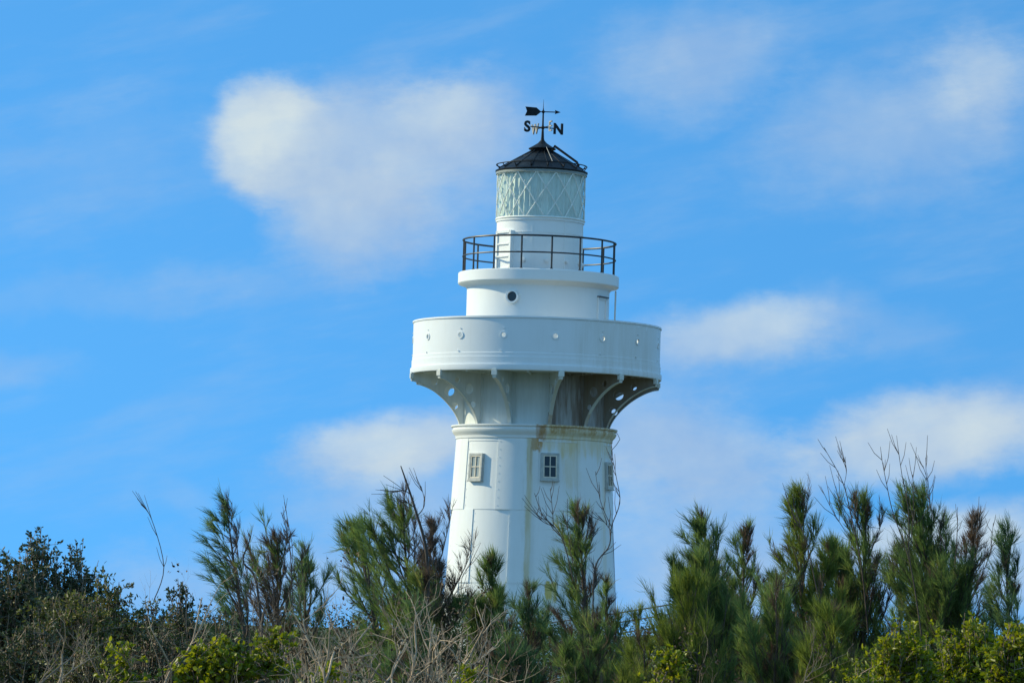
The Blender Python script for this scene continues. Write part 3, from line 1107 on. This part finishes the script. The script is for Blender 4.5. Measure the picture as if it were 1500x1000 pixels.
def shrub(name, label, top, Y, hw, seed, mat, leafL=.055, n_shoots=60, leaves=26, cat='bush', group=None, depth=None, flat=.75, bark='bark_mid', ratio=.5, upright=.5, z0=0.15, brown=0.0):
    """broad-leaved bush: a fan of shoots with leaves spiralling round their upper parts"""
    rg = np.random.default_rng(seed)
    tp = at(top[0], top[1], Y)
    base = Vector((tp.x, Y, 0))
    t_ = empty(name, base)
    tag(t_, label, cat, group)
    pm = Y / FPX
    hwm = hw * pm
    dep = depth if depth else hwm * .8
    Ht = tp.z
    sg = Geo()
    P, D, L, W, VV = [], [], [], [], []
    # clump centres make the outline uneven
    n_shoots = int(n_shoots * 1.45)
    for i in range(n_shoots):
        a = rg.uniform(0, 2 * math.pi)
        rr_ = math.sqrt(rg.random())
        ex, ey = hwm * rr_ * math.cos(a), dep * rr_ * math.sin(a)
        dome = (1 - (rr_ ** 2.4) * (1 - flat))
        ez = Ht * dome * (rg.uniform(.80, 1.0) if rg.random() < .75 else rg.uniform(.45, .8))
        if i < 3: ex, ey, ez = rg.normal(0, hwm * .12), 0, Ht * rg.uniform(.95, 1.0)
        e = np.array([ex, ey, ez])
        b = np.array([ex * .35, ey * .35, z0])
        m = (b + e) / 2 + np.array([rg.normal(0, .08), rg.normal(0, .08), 0])
        pts = [b, b + (m - b) * .5, m, m + (e - m) * .5 + rg.normal(0, .03, 3), e]
        sg.tube(pts, [.014, .012, .009, .006, .003], 4, cap=False)
        tvar = np.clip(rg.normal(.45, .2), 0, 1)
        subs = [(m + (e - m) * .2, e, 1.0)]
        for s in range(4):
            f = rg.uniform(.2, .9)
            q0 = m + (e - m) * f
            q1 = q0 + unit(rg.normal(0, 1, 3) * np.array([1, 1, .5]) + np.array([0, 0, upright])) * rg.uniform(.12, .32)
            if q1[2] > Ht * 1.02: q1[2] = Ht * 1.02
            sg.tube([q0, (q0 + q1) / 2 + rg.normal(0, .012, 3), q1], [.005, .004, .002], 3, cap=False)
            subs.append((q0, q1, .7))
        for q0, q1, k in subs:
            nn = int(leaves * k * rg.uniform(.6, 1.2))
            tt = rg.random(nn) ** .6
            p = q0 + (q1 - q0) * tt[:, None] + rg.normal(0, .008, (nn, 3))
            ax = unit(q1 - q0)
            o = rg.normal(0, 1, (nn, 3))
            o -= (o @ ax)[:, None] * ax
            o /= np.linalg.norm(o, axis=1, keepdims=True) + 1e-9
            P.append(p); D.append(o + ax * rg.uniform(.2, 1.0, (nn, 1)) + np.array([0, 0, .15]))
            L.append(leafL * rg.uniform(.6, 1.15, nn)); W.append(leafL * ratio * rg.uniform(.75, 1.1, nn))
            VV.append(np.clip(tvar + rg.normal(0, .18, nn), 0, 1))
    sg.build('stems', M[bark], t_, 60)
    P, D, L, W, VV = map(np.concatenate, (P, D, L, W, VV))
    if brown:
        bmask = rg.random(len(P)) < brown
        leaf_mesh('dry_leaves', P[bmask], D[bmask], L[bmask], W[bmask], VV[bmask], M['leaf_brown'], t_, 'leaf', seed + 3)
        P, D, L, W, VV = (q[~bmask] for q in (P, D, L, W, VV))
    leaf_mesh('foliage', P, D, L, W, VV, M[mat], t_, 'leaf', seed)
    return t_


def dead_shrub(label, top, Y, hw, seed, stems=5, mat='bark_grey', r=.014, twigs=1.0, group='leafless shrubs in the foreground', crook=.30, leafy=0):
    rg = np.random.default_rng(seed)
    tp = at(top[0], top[1], Y)
    base = Vector((tp.x, Y, 0))
    t_ = empty('dead_shrub', base)
    tag(t_, label, 'dead shrub', group)
    hwm = hw * Y / FPX
    Ht = tp.z
    g1 = Geo()
    P, D, L, W, VV = [], [], [], [], []

    def grow(p, d, ln, rad, depth):
        pts = [p.copy()]
        ns = 7 if depth == 0 else 5
        dd = d.copy()
        bend = rg.normal(0, crook * 1.0, 3)
        for s in range(ns):
            dd = unit(dd + bend * .35 + rg.normal(0, crook * .55, 3) + np.array([0, 0, .10]))
            p = p + dd * ln / ns
            pts.append(p.copy())
        rads = list(np.linspace(rad, rad * .5, ns + 1))
        g1.tube(pts, rads, 5 if depth < 2 else 4)
        if leafy and depth == 2 and rg.random() < leafy:
            nn = 10
            P.append(pts[-1] + rg.normal(0, .05, (nn, 3))); D.append(rg.normal(0, 1, (nn, 3)) + np.array([0, 0, .4]))
            L.append(rg.uniform(.03, .055, nn)); W.append(rg.uniform(.018, .03, nn)); VV.append(rg.random(nn))
        if depth < 3:
            for c in range(int(round((3.4, 2.6, 1.2)[depth] * twigs + rg.random()))):
                k = int(rg.integers(1, ns + 1))
                ld = unit(pts[k] - pts[k - 1])
                grow(pts[k], unit(ld * .7 + rg.normal(0, .55, 3) + np.array([0, 0, .35])), ln * rg.uniform(.38, .66), rads[k] * .66, depth + 1)
    for s in range(stems):
        a = rg.uniform(0, 2 * math.pi)
        b = np.array([rg.uniform(-.6, .6) * hwm, rg.uniform(-.5, .5) * hwm, Ht * rg.uniform(.38, .55)])
        d = unit([math.cos(a) * .8, math.sin(a) * .6, rg.uniform(.5, 1.1)])
        rr_ = r * rg.uniform(.7, 1.25)
        g1.tube([b * np.array([.2, .2, 0]), b * np.array([.75, .75, .5]), b], [rr_ * 1.3, rr_ * 1.15, rr_], 5)
        grow(b, d, Ht * rg.uniform(.42, .62), rr_, 0)
    zs = np.array([q[2] for q in g1.v])
    xs = np.array([q[0] for q in g1.v])
    kz = Ht / np.percentile(zs, 98.5)
    kx = min(1.0, 1.8 * hwm / np.percentile(np.abs(xs), 97))
    g1.v = [(q[0] * kx, q[1] * kx, q[2] * kz) for q in g1.v]
    g1.build('branches', M[mat], t_, 60)
    if P:
        P, D, L, W, VV = map(np.concatenate, (P, D, L, W, VV))
        P = P * np.array([kx, kx, kz])
        leaf_mesh('dry_leaves', P, D, L, W, VV, M['leaf_brown'], t_, 'leaf', seed)
    return t_


GC = 'casuarina trees around the lighthouse'
# ---- casuarinas, left to right
casuarina('windswept casuarina with reddish tip, leftmost of the casuarinas, plumes streaming left', (332, 742), 392, 60, 62, 11, 1.0, 'needle_blue', (-.5, 0, .15), .12, spikes=[([(385, 950), (375, 850), (356, 822), (366, 790), (364, 780)], .022, -.6), ([(225, 880), (240, 830), (222, 760), (206, 738)], .010, -.8)], brown_side=1)
casuarina('brownish withered casuarina with two bare shoots, right of the windswept one', (406, 796), 418, 62, 62, 12, 1.35, 'needle', (-.2, 0, .3), .55, spikes=[([(430, 900), (424, 800), (412, 750)], .010, -.5), ([(425, 880), (428, 800), (419, 760)], .008, -.4)])
casuarina('sparse low casuarina left of the tree with the dead leader', (447, 838), 455, 63, 58, 13, 1.1, 'needle_blue', (-.1, 0, .3), .3)
casuarina('open green casuarina leaning left against the dead leader tree', (522, 778), 575, 64, 78, 14, 1.15, 'needle', (-.3, 0, .25), .05)
casuarina('tall casuarina with dark trunk and dead snapped leader left of the lighthouse', (588, 745), 628, 61, 95, 15, 1.45, 'needle', (-.25, 0, .25), .06, spikes=[([(632, 1000), (627, 900), (625, 810), (609, 748), (595, 705), (587, 682)], .036, -.7), ([(612, 755), (622, 738), (617, 712)], .010, -.7), ([(606, 742), (590, 732), (582, 737)], .010, -.7), ([(603, 725), (594, 719), (586, 718)], .010, -.7)], brown_side=1, forks=2, power=.76)
casuarina('purplish twiggy casuarina between the dead leader tree and the white tower', (634, 768), 622, 63, 26, 16, .9, 'needle_brown', (.05, 0, .3), .2, forks=1)
casuarina('small casuarina at the foot of the tower beside the dead leader tree', (643, 888), 640, 66, 20, 17, .7, 'needle_blue', (0, 0, .3), .1)
casuarina('bushy casuarina in front of the lower left tower window', (722, 824), 722, 62, 34, 18, 1.3, 'needle', (-.05, 0, .35), .05, spikes=[([(680, 900), (676, 850), (690, 825)], .008, -.6)], forks=2, power=.70)
casuarina('short thin casuarina in front of the middle of the tower', (775, 868), 778, 64, 42, 19, .75, 'needle_blue', (0, 0, .3), .3, forks=1)
casuarina('low sparse casuarina between the thin one and the tall one before the tower', (800, 905), 806, 66, 42, 20, .7, 'needle_blue', (.05, 0, .3), .2)
casuarina('slender tall casuarina with bare forked branches before the right of the tower', (847, 762), 862, 60, 58, 21, 1.35, 'needle', (-.15, 0, .3), .1, spikes=[
    ([(862, 960), (868, 900), (872, 830), (892, 800), (896, 770), (908, 735), (903, 700), (897, 670)], .017, -.6), ([(895, 770), (880, 735), (872, 690)], .008, -.6), ([(897, 780), (886, 765), (877, 755)], .006, -.6),
    ([(840, 850), (826, 795), (811, 770), (795, 755), (783, 722)], .012, -.5), ([(811, 772), (809, 745), (806, 715)], .008, -.5), ([(810, 770), (796, 764), (785, 752)], .007, -.5), ([(840, 830), (832, 780), (831, 730)], .006, -.5)], brown_side=1, power=.70)
casuarina('brown tipped casuarina at the right foot of the tower', (888, 855), 882, 62, 24, 22, .8, 'needle', (0, 0, .35), .45, forks=1)
casuarina('low yellowish casuarina under the cables right of the tower', (936, 892), 934, 58, 26, 23, .5, 'needle_lime', (0, 0, .35), .35, forks=1)
casuarina('broad green casuarina, first full tree right of the cables', (1031, 768), 1052, 60, 66, 24, 1.4, 'needle', (-.12, 0, .35), .05, forks=2, power=.76)
casuarina('casuarina with twiggy brown right side, behind the first full tree', (1090, 782), 1085, 62, 54, 25, 1.25, 'needle', (0, 0, .35), .12, brown_side=1, forks=2, power=.70)
casuarina('short dark casuarina in the dip between the right hand trees', (1133, 850), 1130, 64, 42, 26, .9, 'needle_blue', (0, 0, .35), .2, forks=1)
casuarina('pointed yellow green casuarina with a bare shoot at its left tip', (1172, 728), 1192, 60, 64, 27, 1.4, 'needle_lime', (-.15, 0, .35), .06, spikes=[([(1200, 880), (1180, 790), (1164, 757), (1150, 722)], .012, -.5)], forks=2, power=.76)
casuarina('casuarina with one tall leaning bare stem rising from its crown', (1264, 748), 1268, 62, 56, 28, 1.2, 'needle', (0, 0, .35), .15, spikes=[([(1272, 930), (1262, 830), (1246, 752), (1234, 705), (1207, 655)], .016, -.6), ([(1246, 760), (1232, 738), (1224, 712)], .007, -.6), ([(1247, 790), (1222, 752), (1202, 712)], .007, -.6), ([(1236, 712), (1240, 690), (1237, 672)], .005, -.6)], forks=2, power=.70)
casuarina('dark low casuarina filling the gap below the bare stems at right', (1318, 808), 1318, 64, 46, 29, 1.1, 'needle_blue', (0, 0, .3), .15, forks=1)
casuarina('big dark casuarina with hooked tip and three tall bare stems', (1350, 742), 1382, 61, 80, 30, 1.55, 'needle', (-.05, 0, .35), .06, spikes=[
    ([(1350, 930), (1338, 850), (1328, 806), (1308, 750), (1298, 705), (1291, 668)], .015, -.6), ([(1331, 810), (1331, 750), (1322, 700), (1316, 660)], .011, -.6), ([(1334, 800), (1338, 740), (1337, 695)], .008, -.6), ([(1384, 800), (1366, 752), (1358, 712), (1356, 670)], .009, -.6), ([(1362, 745), (1360, 710), (1352, 682)], .005, -.6), ([(1398, 840), (1401, 800), (1403, 758)], .016, -.5)], forks=3, power=.62)
casuarina('half bare casuarina with curled brown twigs, second from the right edge', (1428, 762), 1412, 62, 50, 31, .95, 'needle_brown', (.1, 0, .35), .25, spikes=[([(1400, 920), (1434, 850), (1450, 810), (1455, 765)], .010, -.4), ([(1425, 850), (1427, 800), (1437, 740)], .008, -.4)], forks=2)
casuarina('feathery bluish casuarina at the right edge of the view', (1474, 782), 1486, 60, 46, 32, 1.05, 'needle_blue', (-.12, 0, .35), .08)
casuarina('small bluish casuarina in the gap before the right edge tree', (1452, 870), 1452, 65, 34, 33, .7, 'needle_blue', (0, 0, .35), .1)
# nearer, lower sprays of casuarina
casuarina('low yellow green casuarina spray in front of the broad green tree', (1010, 872), 1015, 52, 62, 41, 1.2, 'needle_lime', (-.1, 0, .35), .12, forks=2, power=.62)
casuarina('low green casuarina spray with pale stems in front of the pointed tree', (1140, 890), 1145, 52, 66, 42, 1.2, 'needle', (0, 0, .35), .15, forks=2, power=.62)
casuarina('low lime green casuarina spray left of the broad leaved bushes', (1215, 905), 1225, 51, 60, 43, 1.1, 'needle_lime', (0, 0, .35), .15, forks=2, power=.62)
casuarina('low dark casuarina sapling below the slender tall tree', (868, 925), 868, 53, 52, 44, 1.0, 'needle', (0, 0, .35), .25, forks=2, power=.62)
casuarina('low dark casuarina sapling below the bushy one at the tower foot', (742, 925), 742, 54, 38, 45, .75, 'needle_blue', (0, 0, .35), .2, forks=2, power=.62)
casuarina('low olive casuarina sapling under the cables with brown shoots', (944, 945), 944, 52, 42, 46, .7, 'needle_lime', (0, 0, .35), .3, forks=1, power=.62)
casuarina('low dark casuarina sapling at the foot of the dead leader trunk', (612, 905), 612, 55, 44, 47, 1.0, 'needle_blue', (0, 0, .35), .2, forks=2, power=.62)

# ---- left broad-leaved bushes
GB = 'broad leaved bushes at the left'
shrub('coastal_bush', 'dark glossy bush cut by the left edge of the view', (10, 800), 49, 85, 51, 'leaf_dark', .060, 95, 24, group=GB, brown=.03)
shrub('coastal_bush', 'tallest dark bush at the left, with a pointed leafy top shoot', (58, 772), 50, 62, 52, 'leaf_dark', .058, 85, 24, group=GB, brown=.05, flat=.6)
shrub('coastal_bush', 'dark bush with bare curved shoot, right of the tallest left bush', (118, 786), 50, 52, 53, 'leaf_dark', .056, 75, 24, group=GB, brown=.04, flat=.7)
shrub('coastal_bush', 'olive yellow bush in front of the tallest dark bushes', (105, 858), 46, 75, 54, 'leaf_olive', .052, 85, 22, group=GB, brown=.05)
shrub('coastal_bush', 'olive bush with upright shoots beside the gap of open sky', (160, 838), 47, 52, 55, 'leaf_olive', .050, 75, 22, group=GB, brown=.04, flat=.7)
shrub('coastal_bush', 'rounded brownish olive bush below the gap of open sky', (215, 878), 47, 72, 56, 'leaf_olive', .048, 95, 22, group=GB, brown=.14)
shrub('coastal_bush', 'small leafy bush holding the pale snapped stem', (268, 838), 48, 34, 57, 'leaf_dark', .052, 38, 20, group=GB, brown=.04, flat=.55)
shrub('coastal_bush', 'low brown leaved bush in front of the rounded olive bush', (235, 915), 44, 70, 58, 'leaf_dark', .045, 80, 22, group=GB, brown=.30)
shrub('coastal_bush', 'low dark bush at the bottom left corner', (45, 905), 44, 85, 59, 'leaf_dark', .050, 80, 22, group=GB, brown=.12)
shrub('coastal_bush', 'low olive bush in the bottom left among bent grey stems', (140, 930), 43, 70, 60, 'leaf_olive', .045, 70, 22, group=GB, brown=.18)
shrub('coastal_bush', 'dusky bush behind the pale dead shrubs, under the windswept casuarina', (335, 895), 52, 60, 61, 'leaf_dark', .048, 70, 22, group=GB, brown=.15)

# ---- lime leaf clumps among dead wood
GL = 'lime green leaf clumps among the dead wood'
shrub('leafy_creeper', 'lime leaf clump at the foot of the pale forked stem', (288, 938), 41, 24, 71, 'leaf_lime', .060, 20, 16, group=GL, ratio=.8, z0=.9, flat=.6, cat='creeper')
shrub('leafy_creeper', 'wide lime leaf clump right of the pale forked stem', (335, 938), 41, 42, 72, 'leaf_lime', .060, 30, 16, group=GL, ratio=.8, z0=1.0, flat=.8, cat='creeper')
shrub('leafy_creeper', 'small lime leaf tuft below the brownish withered casuarina', (402, 922), 41, 17, 73, 'leaf_lime', .055, 10, 16, group=GL, ratio=.8, z0=1.2, cat='creeper')
shrub('leafy_creeper', 'lime leaf tuft low among dead wood at the bottom edge', (485, 975), 40, 26, 74, 'leaf_lime', .055, 14, 14, group=GL, ratio=.8, z0=.9, cat='creeper')
shrub('leafy_creeper', 'tiny lime tuft under the bushy casuarina by the tower foot', (688, 980), 40, 16, 75, 'leaf_lime', .050, 8, 14, group=GL, ratio=.8, z0=.9, cat='creeper')
shrub('leafy_creeper', 'lime leaf tuft in front of the rounded brownish bush', (180, 945), 41, 16, 76, 'leaf_lime', .055, 8, 14, group=GL, ratio=.8, z0=.9, cat='creeper')
shrub('leafy_creeper', 'yellow flowering tuft in the gap under the cables', (982, 945), 50, 14, 77, 'leaf_lime', .060, 12, 14, group=GL, ratio=.8, z0=.9, cat='creeper')

# ---- right broad-leaved bushes
GR = 'sunlit broad leaved bushes at the right'
shrub('broadleaf_bush', 'sunlit lime bush, leftmost of the three broad leaved bushes at right', (1325, 903), 43, 52, 81, 'leaf_lime', .062, 75, 22, group=GR, ratio=.55)
shrub('broadleaf_bush', 'rounded lime bush with dark hollows, middle of the three at right', (1418, 896), 44, 62, 82, 'leaf_lime', .062, 90, 22, group=GR, ratio=.55)
shrub('broadleaf_bush', 'lime bush with pale leaves at the bottom right corner', (1490, 903), 42, 42, 83, 'leaf_lime', .066, 60, 20, group=GR, ratio=.55)
shrub('broadleaf_bush', 'dark leaved bush in the shade behind the lime bushes', (1370, 935), 47, 90, 84, 'leaf_dark', .055, 90, 22, group=GR)
shrub('broadleaf_bush', 'low lime bush at the bottom edge left of the sunlit bushes', (1258, 962), 41, 34, 85, 'leaf_lime', .055, 34, 18, group=GR, ratio=.55)

# ---- leafless shrubs
DS = [
    ('pale dead shrub with long bare stems at the bottom left corner', 40, 903, 40, 56, 'bark_mid', 3),
    ('grey dead shrub with bent stems in front of the olive bushes', 105, 883, 41, 62, 'bark_grey', 3),
    ('thin dead shrub in front of the rounded brownish bush', 190, 908, 41, 56, 'bark_mid', 3),
    ('bleached forked shrub standing at the lime leaf clump', 262, 838, 42, 42, 'bark_grey', 3),
    ('tall twiggy dead shrub below the windswept casuarina', 345, 828, 45, 68, 'bark_mid', 5),
    ('pale dead shrub below the brownish withered casuarina', 395, 840, 43, 62, 'bark_grey', 5),
    ('dense dead shrub with upright twigs left of the dead wood thicket', 445, 840, 45, 68, 'bark_mid', 5),
    ('bleached dead shrub with curling tips in the middle of the thicket', 495, 846, 42, 65, 'bark_grey', 5),
    ('grey dead shrub under the open leaning casuarina', 540, 850, 44, 68, 'bark_mid', 5),
    ('pale crooked dead shrub below the dead leader tree', 585, 853, 42, 65, 'bark_grey', 5),
    ('dead shrub with hooked branch right of the pale crooked one', 628, 863, 43, 65, 'bark_grey', 5),
    ('dark dead shrub at the left foot of the tower', 672, 878, 45, 62, 'bark_mid', 5),
    ('spreading pale dead shrub below the bushy casuarina', 700, 893, 41, 62, 'bark_grey', 4),
    ('low dead shrub at the right end of the thicket', 760, 923, 42, 60, 'bark_mid', 4),
    ('low grey dead shrub in the very front of the thicket', 430, 893, 39, 68, 'bark_grey', 5),
    ('low pale dead shrub at the bottom edge in front of the middle thicket', 530, 903, 39, 68, 'bark_grey', 5),
    ('low tangled dead shrub at the bottom edge under the dead leader tree', 615, 908, 39, 62, 'bark_mid', 5),
    ('thin leafless shrub with straight stems below the broad green casuarina', 1085, 913, 46, 56, 'bark_mid', 3),
    ('thin leafless shrub with straight stems left of the lime bushes', 1195, 908, 45, 56, 'bark_mid', 3),
]
for i, (lb_, x, y, Y, hw, mt, st) in enumerate(DS):
    dead_shrub(lb_, (x, y), Y, hw, 200 + i, st, mt, .017 if mt == 'bark_grey' else .014, .92, leafy=.25 if i % 2 else .12)

# ---- power line crossing in front of the tower
GPL = 'cables passing the tower'
pl = at(560, 990, 88); pr = at(1065, 990, 74)
ends = [((560, 936), (1065, 870)), ((560, 950), (1065, 884)), ((560, 966), (1065, 900))]
poles = []
for (q, lab) in ((pl, 'wooden utility pole hidden behind the tall dead leader casuarina'), (pr, 'wooden utility pole hidden behind the broad green casuarina')):
    px_, Y_ = (560, 88) if q is pl else (1065, 74)
    topz = at(px_, 930 if q is pl else 864, Y_).z
    po = empty('utility_pole', (q.x, Y_, 0))
    tag(po, lab, 'pole', 'poles of the power line')
    g = Geo(); g.tube([(0, 0, 0), (0, 0, topz)], [.11, .08], 10); g.build('post', M['pole'], po, 60)
    for e0, e1 in ends:
        yy = e0[1] if q is pl else e1[1]
        zz = at(px_, yy, Y_).z
        g = Geo(); g.box((0, 0, zz - .03), (.30, .06, .05)); g.lathe([(.03, zz - .01), (.035, zz + .02), (.02, zz + .05), (.001, zz + .05)], 8); g.build('insulator_bracket', M['pole'], po, 60)
for i, (e0, e1) in enumerate(ends):
    a, b = at(*e0, 88), at(*e1, 74)
    o = Vector(a)
    g = Geo()
    pts = []
    for k in range(25):
        t = k / 24
        p = a.lerp(b, t)
        p.z -= .10 * 4 * t * (1 - t)
        pts.append(p - o)
    g.tube(pts, .013, 5)
    w = g.build('power_cable', M['wire'], None, 60)
    w.location = o
    tag(w, ('top cable', 'middle cable', 'bottom cable')[i] + ' of the three thin black lines crossing low in front of the tower', 'cable', GPL)

# ---- far low scrub that closes the gaps near the ground
rg = np.random.default_rng(900)
P, D, L, W, VV = [], [], [], [], []
for i in range(9500):
    x, y = rg.uniform(-21, 21), rg.uniform(66, 84)
    h = 1.72 + .2 * math.sin(x * 1.3 + y) + rg.uniform(-.3, .15)
    nn = 22
    c = np.array([x, y, max(.1, h * rg.random() ** .6)])
    P.append(c + rg.uniform(-.22, .22, (nn, 3))); D.append(rg.normal(0, 1, (nn, 3)) + np.array([0, 0, .5]))
    L.append(rg.uniform(.05, .10, nn)); W.append(rg.uniform(.02, .035, nn)); VV.append(np.clip(rg.normal(.4, .2) + rg.normal(0, .15, nn), 0, 1))
P, D, L, W, VV = map(np.concatenate, (P, D, L, W, VV))
tag(leaf_mesh('undergrowth', P, D, L, W, VV, M['scrub'], None, 'leaf', 5), 'dark low scrub covering the ground behind the trees', 'undergrowth', kind='stuff')
